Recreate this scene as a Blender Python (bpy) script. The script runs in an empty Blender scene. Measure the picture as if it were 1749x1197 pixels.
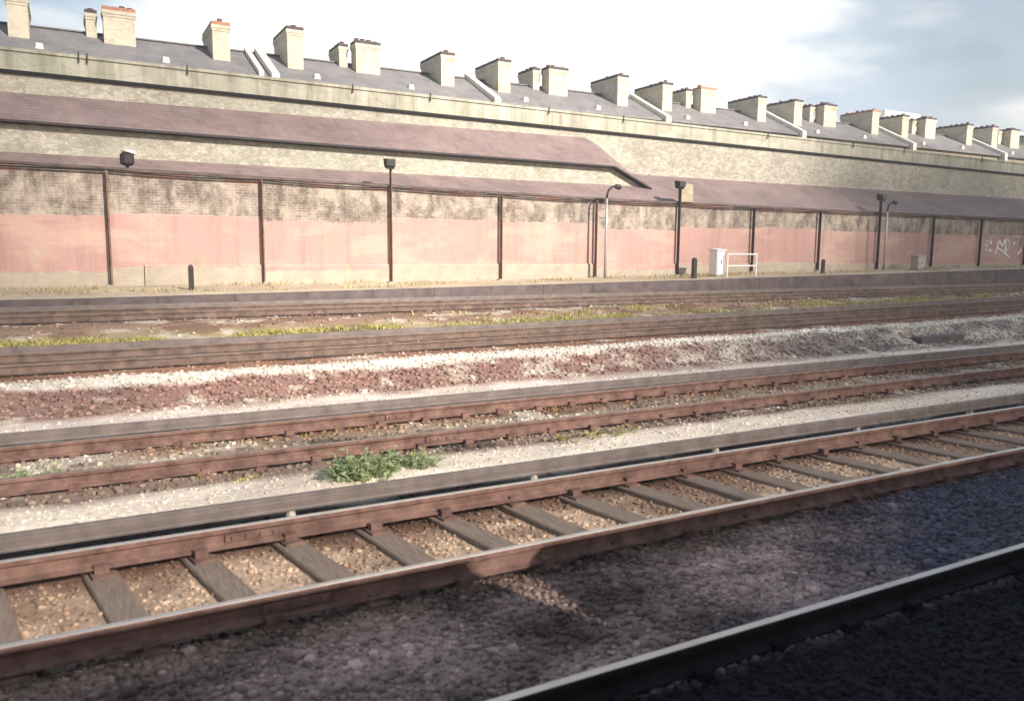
import bpy, bmesh, math, random
import numpy as np
from mathutils import Vector, Matrix

random.seed(7)
rng = np.random.default_rng(7)
S = bpy.context.scene
COL = S.collection
PI = math.pi
H = 2.56                       # height of the lens above the ballast

# ------------------------------------------------------------------ camera
cam_d = bpy.data.cameras.new('camera')
cam = bpy.data.objects.new('camera', cam_d)
COL.objects.link(cam)
yaw, pitch, roll = math.radians(28.777), math.radians(7.2955), math.radians(0.49)
fw = Vector((math.sin(yaw)*math.cos(pitch), math.cos(yaw)*math.cos(pitch), -math.sin(pitch)))
rt = Vector((math.cos(yaw), -math.sin(yaw), 0))
up = rt.cross(fw)
rt2 = rt*math.cos(roll) + up*math.sin(roll)
up2 = -rt*math.sin(roll) + up*math.cos(roll)
m = Matrix(((rt2.x, up2.x, -fw.x, 0), (rt2.y, up2.y, -fw.y, 0), (rt2.z, up2.z, -fw.z, H), (0, 0, 0, 1)))
cam.matrix_world = m
cam_d.sensor_width = 36
cam_d.lens = 1370.67/1749*36
cam_d.clip_start = 0.05
cam_d.clip_end = 6000
cam_d.dof.use_dof = True
cam_d.dof.focus_distance = 32
cam_d.dof.aperture_fstop = 1.7
S.camera = cam

# ------------------------------------------------------------------ light
SUN_AZ = math.radians(20)      # behind the train, a little towards the right
SUN_P = 0.624                  # fall of the sunlight per metre towards the wall
SUN_EL = math.atan(SUN_P*math.cos(SUN_AZ))
to_sun = Vector((math.sin(SUN_AZ)*math.cos(SUN_EL), -math.cos(SUN_AZ)*math.cos(SUN_EL), math.sin(SUN_EL)))
sl = bpy.data.lights.new('sun', 'SUN')
sl.energy = 4.6
sl.angle = math.radians(0.5)
sl.color = (1.0, 0.89, 0.78)
so = bpy.data.objects.new('sun', sl)
COL.objects.link(so)
so.rotation_euler = (-to_sun).to_track_quat('-Z', 'Y').to_euler()

W = bpy.data.worlds.new('World')
S.world = W
W.use_nodes = True
nt = W.node_tree
nt.nodes.clear()
def wn(t, **k):
    n = nt.nodes.new(t)
    for a, b in k.items():
        setattr(n, a, b)
    return n
wout = wn('ShaderNodeOutputWorld')
sky = wn('ShaderNodeTexSky', sky_type='NISHITA')
sky.sun_disc = False
sky.sun_elevation = SUN_EL
sky.sun_rotation = math.atan2(to_sun.x, to_sun.y)
sky.air_density = 1.2
sky.dust_density = 1.5
bg1 = wn('ShaderNodeBackground'); bg1.inputs['Strength'].default_value = 0.055
nt.links.new(sky.outputs[0], bg1.inputs['Color'])
tc = wn('ShaderNodeTexCoord')
mp = wn('ShaderNodeMapping'); mp.inputs['Scale'].default_value = (1.0, 1.0, 3.4); mp.inputs['Location'].default_value = (0.35, 0.2, 0.1)
nt.links.new(tc.outputs['Generated'], mp.inputs['Vector'])
n1 = wn('ShaderNodeTexNoise'); n1.inputs['Scale'].default_value = 2.2; n1.inputs['Detail'].default_value = 7; n1.inputs['Roughness'].default_value = 0.55
nt.links.new(mp.outputs[0], n1.inputs['Vector'])
# the bank of bright cloud stands over the terrace, thinning out on both sides
dt = wn('ShaderNodeVectorMath', operation='DOT_PRODUCT')
cb = Vector((math.sin(math.radians(27)), math.cos(math.radians(27)), 0.12)).normalized()
nt.links.new(tc.outputs['Generated'], dt.inputs[0]); dt.inputs[1].default_value = cb
mr = wn('ShaderNodeMapRange'); mr.inputs['From Min'].default_value = 0.86; mr.inputs['From Max'].default_value = 0.965
mr.inputs['To Min'].default_value = 0.09; mr.inputs['To Max'].default_value = 0.26
nt.links.new(dt.outputs['Value'], mr.inputs['Value'])
ad = wn('ShaderNodeMath', operation='ADD')
nt.links.new(n1.outputs['Fac'], ad.inputs[0]); nt.links.new(mr.outputs[0], ad.inputs[1])
cr = wn('ShaderNodeValToRGB')
cr.color_ramp.elements[0].position = 0.40; cr.color_ramp.elements[1].position = 0.66
nt.links.new(ad.outputs[0], cr.inputs['Fac'])
n2 = wn('ShaderNodeTexNoise'); n2.inputs['Scale'].default_value = 4.2; n2.inputs['Detail'].default_value = 4
nt.links.new(mp.outputs[0], n2.inputs['Vector'])
# sunlit tops and grey undersides of the clouds
ccol = wn('ShaderNodeValToRGB')
ccol.color_ramp.elements[0].position = 0.50; ccol.color_ramp.elements[0].color = (0.46, 0.57, 0.68, 1)
ccol.color_ramp.elements[1].position = 0.64; ccol.color_ramp.elements[1].color = (0.95, 0.94, 0.90, 1)
ad2 = wn('ShaderNodeMath', operation='ADD')
mr2 = wn('ShaderNodeMapRange'); mr2.inputs['From Min'].default_value = 0.865; mr2.inputs['From Max'].default_value = 0.95
mr2.inputs['To Min'].default_value = -0.06; mr2.inputs['To Max'].default_value = 0.25
nt.links.new(dt.outputs['Value'], mr2.inputs['Value'])
nt.links.new(n2.outputs['Fac'], ad2.inputs[0]); nt.links.new(mr2.outputs[0], ad2.inputs[1])
nt.links.new(ad2.outputs[0], ccol.inputs['Fac'])
bg2 = wn('ShaderNodeBackground'); bg2.inputs['Strength'].default_value = 0.62
nt.links.new(ccol.outputs[0], bg2.inputs['Color'])
mx = wn('ShaderNodeMixShader')
sz = wn('ShaderNodeSeparateXYZ'); nt.links.new(tc.outputs['Generated'], sz.inputs[0])
fz = wn('ShaderNodeMapRange'); fz.inputs['From Min'].default_value = 0.78; fz.inputs['From Max'].default_value = 0.52   # open sky overhead
nt.links.new(sz.outputs['Z'], fz.inputs['Value'])
fy = wn('ShaderNodeMapRange'); fy.inputs['From Min'].default_value = -0.5; fy.inputs['From Max'].default_value = 0.1    # and clear behind the train
nt.links.new(sz.outputs['Y'], fy.inputs['Value'])
fm = wn('ShaderNodeMath', operation='MULTIPLY'); nt.links.new(fz.outputs[0], fm.inputs[0]); nt.links.new(fy.outputs[0], fm.inputs[1])
fc = wn('ShaderNodeMath', operation='MULTIPLY'); nt.links.new(fm.outputs[0], fc.inputs[0]); nt.links.new(cr.outputs['Color'], fc.inputs[1])
nt.links.new(fc.outputs[0], mx.inputs[0]); nt.links.new(bg1.outputs[0], mx.inputs[1]); nt.links.new(bg2.outputs[0], mx.inputs[2])
nt.links.new(mx.outputs[0], wout.inputs['Surface'])

S.view_settings.view_transform = 'Standard'
S.view_settings.look = 'None'
S.view_settings.gamma = 1
S.view_settings.exposure = 1.17
S.render.engine = 'CYCLES'
S.cycles.max_bounces = 5

# ------------------------------------------------------------------ helpers
def link(o, parent=None):
    COL.objects.link(o)
    if parent:
        o.parent = parent
    return o

def empty(name, label, cat, loc=(0, 0, 0), group=None):
    o = bpy.data.objects.new(name, None)
    o.location = loc
    o.empty_display_size = 0.3
    o['label'] = label; o['category'] = cat
    if group:
        o['group'] = group
    return link(o)

def tag(o, label=None, cat=None, group=None, kind=None):
    for k, v in (('label', label), ('category', cat), ('group', group), ('kind', kind)):
        if v:
            o[k] = v
    return o

class MB:
    """collects shapes into one mesh; material slots by index"""
    def __init__(s):
        s.bm = bmesh.new()
    def box(s, x0, x1, y0, y1, z0, z1, mi=0):
        v = [s.bm.verts.new(p) for p in ((x0,y0,z0),(x1,y0,z0),(x1,y1,z0),(x0,y1,z0),(x0,y0,z1),(x1,y0,z1),(x1,y1,z1),(x0,y1,z1))]
        for f in ((0,3,2,1),(4,5,6,7),(0,1,5,4),(1,2,6,5),(2,3,7,6),(3,0,4,7)):
            s.bm.faces.new([v[i] for i in f]).material_index = mi
        return v
    def hexa(s, p, mi=0):
        """eight corners: four below, four above, both anticlockwise"""
        v = [s.bm.verts.new(q) for q in p]
        for f in ((0,3,2,1),(4,5,6,7),(0,1,5,4),(1,2,6,5),(2,3,7,6),(3,0,4,7)):
            s.bm.faces.new([v[i] for i in f]).material_index = mi
    def sweep(s, prof, path, mi=None, cap=True):
        """profile of (dy, dz) swept along a path of (x, y, z)"""
        rows = [[s.bm.verts.new((x, y+a, z+b)) for a, b in prof] for x, y, z in path]
        n = len(prof)
        for r0, r1 in zip(rows, rows[1:]):
            for i in range(n):
                j = (i+1) % n
                f = s.bm.faces.new((r0[i], r0[j], r1[j], r1[i]))
                if mi:
                    f.material_index = mi[i]
        if cap:
            s.bm.faces.new(rows[0]); s.bm.faces.new(rows[-1][::-1])
    def tube(s, pts, r, n=8, mi=0):
        pts = [Vector(p) for p in pts]
        rows = []
        for i, p in enumerate(pts):
            d = (pts[min(i+1, len(pts)-1)] - pts[max(i-1, 0)]).normalized()
            a = d.cross(Vector((0.31, 0.77, 0.11)) if abs(d.z) > .5 else Vector((0, 0, 1))).normalized()
            b = d.cross(a)
            rr = r[i] if isinstance(r, (list, tuple)) else r
            rows.append([s.bm.verts.new(p + a*rr*math.cos(2*PI*k/n) + b*rr*math.sin(2*PI*k/n)) for k in range(n)])
        for r0, r1 in zip(rows, rows[1:]):
            for i in range(n):
                s.bm.faces.new((r0[i], r0[(i+1) % n], r1[(i+1) % n], r1[i])).material_index = mi
        s.bm.faces.new(rows[0][::-1]).material_index = mi
        s.bm.faces.new(rows[-1]).material_index = mi
    def quad(s, *p, mi=0):
        s.bm.faces.new([s.bm.verts.new(q) for q in p]).material_index = mi
    def build(s, name, mats, parent=None, bevel=0, smooth=False):
        bmesh.ops.recalc_face_normals(s.bm, faces=s.bm.faces)
        if bevel:
            bmesh.ops.bevel(s.bm, geom=s.bm.edges[:], offset=bevel, segments=1, affect='EDGES')
        me = bpy.data.meshes.new(name)
        s.bm.to_mesh(me); s.bm.free()
        for mm in (mats if isinstance(mats, (list, tuple)) else [mats]):
            me.materials.append(mm)
        if smooth:
            for p in me.polygons:
                p.use_smooth = True
        o = bpy.data.objects.new(name, me)
        return link(o, parent)

# ------------------------------------------------------------------ materials
def newmat(name):
    mt = bpy.data.materials.new(name)
    mt.use_nodes = True
    t = mt.node_tree
    return mt, t, t.nodes['Principled BSDF']

def nd(t, kind, ins=None, **k):
    n = t.nodes.new(kind)
    for a, b in k.items():
        setattr(n, a, b)
    for a, b in (ins or {}).items():
        if isinstance(b, bpy.types.NodeSocket):
            t.links.new(b, n.inputs[a])
        else:
            n.inputs[a].default_value = b
    return n

def rgb(c):
    return (c[0], c[1], c[2], 1)

def noise(t, vec, scale, detail=4, rough=0.55):
    return nd(t, 'ShaderNodeTexNoise', {'Vector': vec, 'Scale': scale, 'Detail': detail, 'Roughness': rough}).outputs['Fac']

def ramp(t, fac, stops):
    n = nd(t, 'ShaderNodeValToRGB', {'Fac': fac})
    e = n.color_ramp.elements
    while len(e) < len(stops):
        e.new(0.5)
    for i, (p, c) in enumerate(stops):
        e[i].position = p; e[i].color = rgb(c) if not isinstance(c, (int, float)) else (c, c, c, 1)
    return n.outputs['Color']

def mixc(t, fac, a, b, mode='MIX'):
    n = nd(t, 'ShaderNodeMix', data_type='RGBA', blend_type=mode)
    for k, v in ((0, fac), (6, a), (7, b)):
        if isinstance(v, bpy.types.NodeSocket):
            t.links.new(v, n.inputs[k])
        else:
            n.inputs[k].default_value = rgb(v) if isinstance(v, tuple) else v
    return n.outputs[2]

def math_(t, op, a, b=0.0, c=0.0):
    n = nd(t, 'ShaderNodeMath', operation=op)
    for i, v in enumerate((a, b, c)):
        if isinstance(v, bpy.types.NodeSocket):
            t.links.new(v, n.inputs[i])
        else:
            n.inputs[i].default_value = v
    return n.outputs[0]

def bump(t, p, h, strength=0.5, dist=0.02):
    b = nd(t, 'ShaderNodeBump', {'Height': h, 'Strength': strength, 'Distance': dist})
    t.links.new(b.outputs[0], p.inputs['Normal'])

def pos(t, scale=(1, 1, 1)):
    g = nd(t, 'ShaderNodeNewGeometry')
    return nd(t, 'ShaderNodeMapping', {'Vector': g.outputs['Position'], 'Scale': scale}).outputs[0]

def sep(t, v):
    return nd(t, 'ShaderNodeSeparateXYZ', {'Vector': v}).outputs

def plain(name, c, rough=0.7, metal=0.0, var=0.35, scale=6, bstr=0.3, spec=0.5, dark=None):
    mt, t, p = newmat(name)
    g = pos(t)
    f = noise(t, g, scale, 6, 0.65)
    lo = tuple(x*(1-var) for x in c) if dark is None else dark
    hi = tuple(min(1, x*(1+var)) for x in c)
    t.links.new(ramp(t, f, [(0.3, lo), (0.7, hi)]), p.inputs['Base Color'])
    p.inputs['Roughness'].default_value = rough
    p.inputs['Metallic'].default_value = metal
    p.inputs['Specular IOR Level'].default_value = spec
    if bstr:
        bump(t, p, noise(t, g, scale*7, 3), bstr, 0.01)
    return mt

M = {}
M['rust'] = plain('rusty_steel', (0.20, 0.122, 0.10), 0.88, 0.0, 0.5, 5, 0.5, 0.15)
M['shaderust'] = plain('shaded_rusty_steel', (0.022, 0.018, 0.02), 0.7, 0, 0.4, 5, 0.4, 0.2)  # rusty steel of the nearest rails with their shade painted in
M['greyrust'] = plain('grey_rusty_steel', (0.165, 0.12, 0.10), 0.88, 0, 0.45, 4, 0.4, 0.15)
M['head'] = plain('polished_steel', (0.62, 0.57, 0.52), 0.42, 0.7, 0.12, 3, 0.0)
M['dullhead'] = plain('dull_steel', (0.30, 0.25, 0.22), 0.5, 0.6, 0.2, 3, 0.0)
M['conductor'] = plain('brown_steel', (0.19, 0.158, 0.145), 0.6, 0.1, 0.3, 4, 0.3, 0.3)
M['iron'] = plain('black_iron', (0.035, 0.03, 0.032), 0.6, 0.0, 0.3, 8, 0.2, 0.3)
M['postiron'] = plain('painted_post', (0.06, 0.045, 0.045), 0.7, 0, 0.3, 6, 0.2, 0.3)
M['pot'] = plain('porcelain', (0.5, 0.45, 0.38), 0.4, 0.0, 0.2, 8, 0.0)
M['tar'] = plain('black_tar', (0.012, 0.011, 0.014), 0.7, 0, 0.4, 6, 0.2, 0.2)
M['galv'] = plain('galvanised', (0.42, 0.40, 0.38), 0.5, 0.3, 0.2, 8, 0.0)
M['white'] = plain('white_enamel', (0.80, 0.80, 0.78), 0.4, 0.0, 0.06, 5, 0.05)
M['concrete'] = plain('concrete', (0.36, 0.32, 0.28), 0.9, 0.0, 0.3, 3, 0.4, 0.2)
M['darkconc'] = plain('dark_concrete', (0.13, 0.105, 0.105), 0.85, 0.0, 0.35, 2.5, 0.4, 0.2)
M['coping'] = plain('sooty_coping', (0.11, 0.085, 0.08), 0.85, 0.0, 0.5, 2.2, 0.5, 0.2)
M['parapet_white'] = plain('limewashed_coping', (0.72, 0.70, 0.62), 0.8, 0.0, 0.15, 3, 0.2, 0.2)
M['palestone'] = plain('pale_stone', (0.66, 0.58, 0.45), 0.9, 0, 0.25, 4, 0.4, 0.2)
M['claypot'] = plain('clay_pot', (0.17, 0.105, 0.085), 0.8, 0.0, 0.35, 4, 0.2, 0.2)
M['capdark'] = plain('sooty_cap', (0.085, 0.072, 0.08), 0.9, 0, 0.3, 5, 0.2, 0.2)
M['orange'] = plain('orange_brick_cap', (0.40, 0.20, 0.13), 0.9, 0, 0.3, 5, 0.2, 0.2)
M['dirt_brick'] = plain('house_brick', (0.36, 0.31, 0.23), 0.9, 0, 0.3, 4, 0.3, 0.2)
M['train_paint'] = plain('train_paint', (0.30, 0.33, 0.42), 0.35, 0, 0.05, 2, 0)
M['train_roof'] = plain('train_roof', (0.14, 0.14, 0.14), 0.7, 0, 0.2, 3, 0)
M['far_white'] = plain('far_render', (0.78, 0.77, 0.74), 0.8, 0, 0.06, .4, 0)
M['far_dark'] = plain('far_brick', (0.10, 0.07, 0.08), 0.8, 0, 0.3, .6, 0)
M['glassdark'] = plain('dark_glass', (0.03, 0.035, 0.045), 0.1, 0, 0.2, 2, 0)

def sleeper_mat():
    mt, t, p = newmat('old_timber')
    v = pos(t, (14, 1.6, 14))
    f = noise(t, v, 3, 6, 0.7)
    g = noise(t, pos(t), 1.1, 3)
    c = ramp(t, f, [(0.3, (0.13, 0.105, 0.088)), (0.72, (0.33, 0.275, 0.23))])
    c = mixc(t, math_(t, 'MULTIPLY', g, 0.5), c, (0.30, 0.20, 0.14))
    t.links.new(c, p.inputs['Base Color']); p.inputs['Roughness'].default_value = 0.9
    p.inputs['Specular IOR Level'].default_value = 0.2
    bump(t, p, f, 0.6, 0.01)
    return mt
M['timber'] = sleeper_mat()

def brick_vec(t, bx=1.0):
    """x along the wall, z up, so that courses lie level"""
    g = nd(t, 'ShaderNodeNewGeometry').outputs['Position']
    s = sep(t, g)
    xy = math_(t, 'ADD', s[0], s[1])
    return nd(t, 'ShaderNodeCombineXYZ', {'X': xy, 'Y': s[2], 'Z': 0.0}).outputs[0], g, s

def wall_mat():
    """old stock brick above, a band painted pink brick red, a grey rendered foot"""
    mt, t, p = newmat('boundary_brick')
    v, g, s = brick_vec(t)
    br = nd(t, 'ShaderNodeTexBrick', {'Vector': v, 'Scale': 1.0, 'Mortar Size': 0.009, 'Mortar Smooth': 0.3, 'Bias': 0.0,
            'Brick Width': 0.235, 'Row Height': 0.085, 'Color1': rgb((0.34, 0.28, 0.235)), 'Color2': rgb((0.18, 0.14, 0.125)), 'Mortar': rgb((0.46, 0.42, 0.36))})
    patch = noise(t, g, 0.9, 6, 0.7)
    tan = mixc(t, ramp(t, patch, [(0.42, 0.0), (0.62, 0.75)]), br.outputs['Color'], (0.45, 0.395, 0.33))
    soot = noise(t, pos(t, (1.6, 1, 0.8)), 1.3, 7, 0.75)
    tan = mixc(t, ramp(t, soot, [(0.43, 0.0), (0.62, 0.85)]), tan, (0.10, 0.078, 0.068))
    # the top courses: redder bricks of a later repair
    zc = math_(t, 'SUBTRACT', s[2], nd(t, 'ShaderNodeMapRange', {'Value': s[0], 'From Min': 0.0, 'From Max': 20.0, 'To Min': H+2.02, 'To Max': H+1.76}).outputs[0])
    redm = math_(t, 'MULTIPLY', math_(t, 'GREATER_THAN', zc, 0.0), ramp(t, noise(t, pos(t, (1, 1, .2)), 0.8, 3), [(0.48, 0.0), (0.52, 0.8)]))
    tan = mixc(t, redm, tan, mixc(t, patch, (0.25, 0.11, 0.085), (0.40, 0.21, 0.16)))
    edge = noise(t, pos(t), 2.6, 7, 0.75)
    edge = math_(t, 'MULTIPLY_ADD', edge, 0.30, -0.15)
    zz = math_(t, 'ADD', s[2], edge)
    cell = nd(t, 'ShaderNodeTexWhiteNoise', {'W': math_(t, 'FLOOR', math_(t, 'DIVIDE', math_(t, 'SUBTRACT', s[0], 1.13), 4.36))}, noise_dimensions='1D').outputs['Value']
    top = math_(t, 'MULTIPLY_ADD', cell, 0.25, H+0.78)
    low = math_(t, 'MULTIPLY_ADD', cell, 0.30, H-0.86)
    pm = math_(t, 'MULTIPLY', math_(t, 'LESS_THAN', zz, top), math_(t, 'GREATER_THAN', zz, low))
    pink = mixc(t, noise(t, pos(t, (1, 1, 1)), 0.55, 5, 0.6), (0.365, 0.212, 0.195), (0.50, 0.325, 0.30))
    pink = mixc(t, math_(t, 'MULTIPLY', ramp(t, br.outputs['Fac'], [(0.0, 0.0), (1.0, 1.0)]), 0.35), pink, (0.5, 0.36, 0.30))
    worn = ramp(t, noise(t, pos(t, (1.5, 1, 0.7)), 1.0, 6, 0.7), [(0.54, 0.0), (0.66, 0.75)])
    pink = mixc(t, worn, pink, mixc(t, 0.5, (0.50, 0.40, 0.28), tan))
    drip = ramp(t, noise(t, pos(t, (3.2, 1, 0.22)), 1.2, 7, 0.7), [(0.50, 0.0), (0.72, 0.55)])
    pink = mixc(t, drip, pink, (0.26, 0.17, 0.14))
    pink = mixc(t, ramp(t, noise(t, pos(t, (0.35, 1, 0.9)), 1.0, 5, 0.6), [(0.50, 0.0), (0.60, 0.35)]), pink, (0.60, 0.46, 0.36))
    c = mixc(t, pm, tan, pink)
    foot = math_(t, 'LESS_THAN', zz, math_(t, 'MINIMUM', low, H-0.55))
    fcol = mixc(t, noise(t, g, 2.2, 6, 0.7), (0.24, 0.21, 0.17), (0.54, 0.475, 0.39))
    c = mixc(t, foot, c, fcol)
    t.links.new(c, p.inputs['Base Color'])
    p.inputs['Roughness'].default_value = 0.92; p.inputs['Specular IOR Level'].default_value = 0.2
    bump(t, p, math_(t, 'SUBTRACT', patch, math_(t, 'MULTIPLY', br.outputs['Fac'], 0.6)), 0.6, 0.02)
    return mt
M['wall'] = wall_mat()

def rubble_mat(name, c0, c1, c2, size=2.6, streak=0.0, jm=0.45):
    mt, t, p = newmat(name)
    g = pos(t)
    w = noise(t, g, 3.0, 3)
    vo = nd(t, 'ShaderNodeTexVoronoi', {'Vector': pos(t, (size, size, size*1.55)), 'Scale': 1.0, 'Randomness': 1.0}, feature='F1')
    cs = sep(t, vo.outputs['Color'])
    c = ramp(t, cs[0], [(0.05, c0), (0.5, c1), (0.95, c2)])
    vd = nd(t, 'ShaderNodeTexVoronoi', {'Vector': pos(t, (size, size, size*1.55)), 'Scale': 1.0, 'Randomness': 1.0}, feature='DISTANCE_TO_EDGE')
    joint = ramp(t, vd.outputs['Distance'], [(0.03, 1.0), (0.09, 0.0)])
    c = mixc(t, math_(t, 'MULTIPLY', joint, jm), c, tuple(x*0.55 for x in c1))
    green = noise(t, g, 0.35, 5, 0.6)
    c = mixc(t, ramp(t, green, [(0.46, 0.0), (0.64, 0.4)]), c, (0.40, 0.42, 0.32))
    if streak:
        st = noise(t, pos(t, (2.2, 2.2, 0.18)), 1.5, 6, 0.7)
        c = mixc(t, math_(t, 'MULTIPLY', ramp(t, st, [(0.45, 0.0), (0.68, 1.0)]), streak), c, (0.20, 0.19, 0.14))
    dirt = noise(t, g, 1.2, 7, 0.7)
    c = mixc(t, ramp(t, dirt, [(0.48, 0.0), (0.72, 0.5)]), c, tuple(x*0.5 for x in c0))
    t.links.new(c, p.inputs['Base Color'])
    p.inputs['Roughness'].default_value = 0.95; p.inputs['Specular IOR Level'].default_value = 0.15
    bump(t, p, math_(t, 'SUBTRACT', math_(t, 'ADD', w, cs[1]), joint), 0.5 if not streak else 0.25, 0.025)
    return mt
M['rubble'] = rubble_mat('rubble_stone', (0.33, 0.31, 0.26), (0.41, 0.385, 0.325), (0.48, 0.455, 0.395), 6.0, 0, 0.16)
M['parapet'] = rubble_mat('parapet_stone', (0.41, 0.40, 0.33), (0.45, 0.435, 0.36), (0.50, 0.48, 0.41), 1.1, 0.75, 0.12)

def slate_mat(name, c, rows=0.26, var=0.35):
    mt, t, p = newmat(name)
    v, g, s = brick_vec(t)
    br = nd(t, 'ShaderNodeTexBrick', {'Vector': v, 'Scale': 1.0, 'Mortar Size': 0.006, 'Brick Width': 0.3, 'Row Height': rows*0.45,
            'Color1': rgb(tuple(x*(1+var) for x in c)), 'Color2': rgb(tuple(x*(1-var) for x in c)), 'Mortar': rgb(tuple(x*0.45 for x in c))})
    f = noise(t, g, 0.8, 6, 0.65)
    cc = mixc(t, ramp(t, f, [(0.40, 0.0), (0.7, 0.6)]), br.outputs['Color'], tuple(x*1.5 for x in c))
    cc = mixc(t, ramp(t, noise(t, pos(t, (2.5, 1, 0.5)), 1.4, 6, .7), [(0.52, 0.0), (0.72, 0.55)]), cc, tuple(x*0.55 for x in c))
    t.links.new(cc, p.inputs['Base Color'])
    p.inputs['Roughness'].default_value = 0.62; p.inputs['Specular IOR Level'].default_value = 0.35
    bump(t, p, math_(t, 'SUBTRACT', f, br.outputs['Fac']), 0.35, 0.02)
    return mt
M['mauve'] = slate_mat('mauve_slate', (0.205, 0.155, 0.150), var=0.12)
M['slate'] = slate_mat('grey_slate', (0.19, 0.185, 0.19), var=0.12)

def stack_mat():
    mt, t, p = newmat('stack_brick')
    v, g, s = brick_vec(t)
    br = nd(t, 'ShaderNodeTexBrick', {'Vector': v, 'Scale': 1.0, 'Mortar Size': 0.01, 'Brick Width': 0.23, 'Row Height': 0.08,
            'Color1': rgb((0.58, 0.53, 0.42)), 'Color2': rgb((0.46, 0.42, 0.33)), 'Mortar': rgb((0.55, 0.51, 0.43))})
    oi = nd(t, 'ShaderNodeObjectInfo')
    c = mixc(t, math_(t, 'MULTIPLY', oi.outputs['Random'], 0.5), br.outputs['Color'], (0.62, 0.56, 0.45))
    c = mixc(t, ramp(t, noise(t, g, 1.6, 6, 0.7), [(0.5, 0.0), (0.72, 0.6)]), c, (0.22, 0.18, 0.13))
    t.links.new(c, p.inputs['Base Color']); p.inputs['Roughness'].default_value = 0.9
    p.inputs['Specular IOR Level'].default_value = 0.2
    bump(t, p, br.outputs['Fac'], -0.4, 0.01)
    return mt
M['stack'] = stack_mat()

def attr_mat(name, island=0.35, fine=14, bstr=0.6):
    """ground and stones: the soil's colour and the shade painted into it are stored on the mesh"""
    mt, t, p = newmat(name)
    a = nd(t, 'ShaderNodeAttribute', attribute_name='soil').outputs['Color']
    g = nd(t, 'ShaderNodeNewGeometry')
    f = noise(t, g.outputs['Position'], fine, 5, 0.7)
    c = mixc(t, 1.0, a, ramp(t, f, [(0.25, 0.62), (0.75, 1.3)]), 'MULTIPLY')
    if island:
        c = mixc(t, 1.0, c, ramp(t, g.outputs['Random Per Island'], [(0.0, 1-island), (1.0, 1+island)]), 'MULTIPLY')
    t.links.new(c, p.inputs['Base Color'])
    p.inputs['Roughness'].default_value = 0.95; p.inputs['Specular IOR Level'].default_value = 0.15
    bump(t, p, noise(t, g.outputs['Position'], fine*2.2, 4, .65), bstr, 0.03)
    return mt
M['ground'] = attr_mat('ballast_ground', 0)
M['stone'] = attr_mat('ballast_stone', 0.4, 30, 0.3)

def leaf_mat(name, a, b):
    mt, t, p = newmat(name)
    g = nd(t, 'ShaderNodeNewGeometry')
    c = ramp(t, g.outputs['Random Per Island'], [(0.0, a), (1.0, b)])
    t.links.new(c, p.inputs['Base Color']); p.inputs['Roughness'].default_value = 0.6
    tr = nd(t, 'ShaderNodeBsdfTranslucent', {'Color': c})
    mxs = nd(t, 'ShaderNodeMixShader', {0: 0.3})
    t.links.new(p.outputs[0], mxs.inputs[1]); t.links.new(tr.outputs[0], mxs.inputs[2])
    t.links.new(mxs.outputs[0], t.nodes['Material Output'].inputs['Surface'])
    return mt
M['green'] = leaf_mat('weed_leaf', (0.22, 0.30, 0.13), (0.55, 0.62, 0.36))
M['yellow'] = leaf_mat('dry_grass', (0.33, 0.31, 0.08), (0.66, 0.60, 0.26))
M['straw'] = leaf_mat('straw', (0.36, 0.30, 0.17), (0.62, 0.54, 0.36))

# ------------------------------------------------------------------ unseen puffs added behind the camera to darken the right and far left
def shade_puffs():
    mt, t, p = newmat('shade_puff_white')
    p.inputs['Base Color'].default_value = rgb((0.9, 0.9, 0.9)); p.inputs['Roughness'].default_value = 1.0
    P = []
    for gx_ in np.arange(-12, 150, 1.8):
        for gy_ in np.arange(-6, 64, 2.5):
            X, Y = gx_+random.uniform(-1.25, 1.25), gy_+random.uniform(-1.25, 1.25)
            u = X/max(Y, 1.0)
            q = min(12, max(0, Y-30)); w = max(0, 30-Y); u0, u1 = 0.62-0.012*q-0.007*w, 1.20-0.015*q-0.015*w
            f = min(1, max(0, (u-u0)/(u1-u0))); c = 0.99*f*f*(3-2*f)
            q = min(1, max(0, (Y-44)/8)); c *= 1-q*q*(3-2*q)
            g = min(1, max(0, (0.16-u)/0.22)); c = max(c, 0.50*g)
            if random.random() < -math.log(1-c)/2.3:
                P.append(Vector((X, Y, 0))+to_sun*(1000+random.uniform(-35, 35)))
    b = bmesh.new(); bmesh.ops.create_icosphere(b, subdivisions=2, radius=1)
    iv = np.array([v.co[:] for v in b.verts]); jf = np.array([[v.index for v in f.verts] for f in b.faces]); b.free()
    n = len(P)
    V = iv[None]*rng.uniform(1.1, 1.55, (n, 1, 1))+np.array([p_[:] for p_ in P])[:, None, :]
    F = (jf[None]+(np.arange(n)*len(iv))[:, None, None]).reshape(-1, 3)
    tag(np_mesh('shade_puffs', V.reshape(-1, 3), F, mt), kind='structure')

# ------------------------------------------------------------------ ground
def vnoise(x, y, seed=0):
    xi = np.floor(x).astype(np.int64); yi = np.floor(y).astype(np.int64)
    fx = x-xi; fy = y-yi
    fx = fx*fx*(3-2*fx); fy = fy*fy*(3-2*fy)
    def h(a, b):
        n = (a*374761393 + b*668265263 + seed*982451653) & 0x7fffffff
        n = ((n ^ (n >> 13))*1274126177) & 0x7fffffff
        return ((n ^ (n >> 16)) & 0xffff)/65535.0
    return (h(xi, yi)*(1-fx)+h(xi+1, yi)*fx)*(1-fy)+(h(xi, yi+1)*(1-fx)+h(xi+1, yi+1)*fx)*fy
def fbm(x, y, seed=0, oct=4):
    s = 0; a = 0.5; tot = 0
    for i in range(oct):
        s = s+a*vnoise(x*2**i, y*2**i, seed+i*17); tot += a; a *= 0.55
    return s/tot

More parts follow.
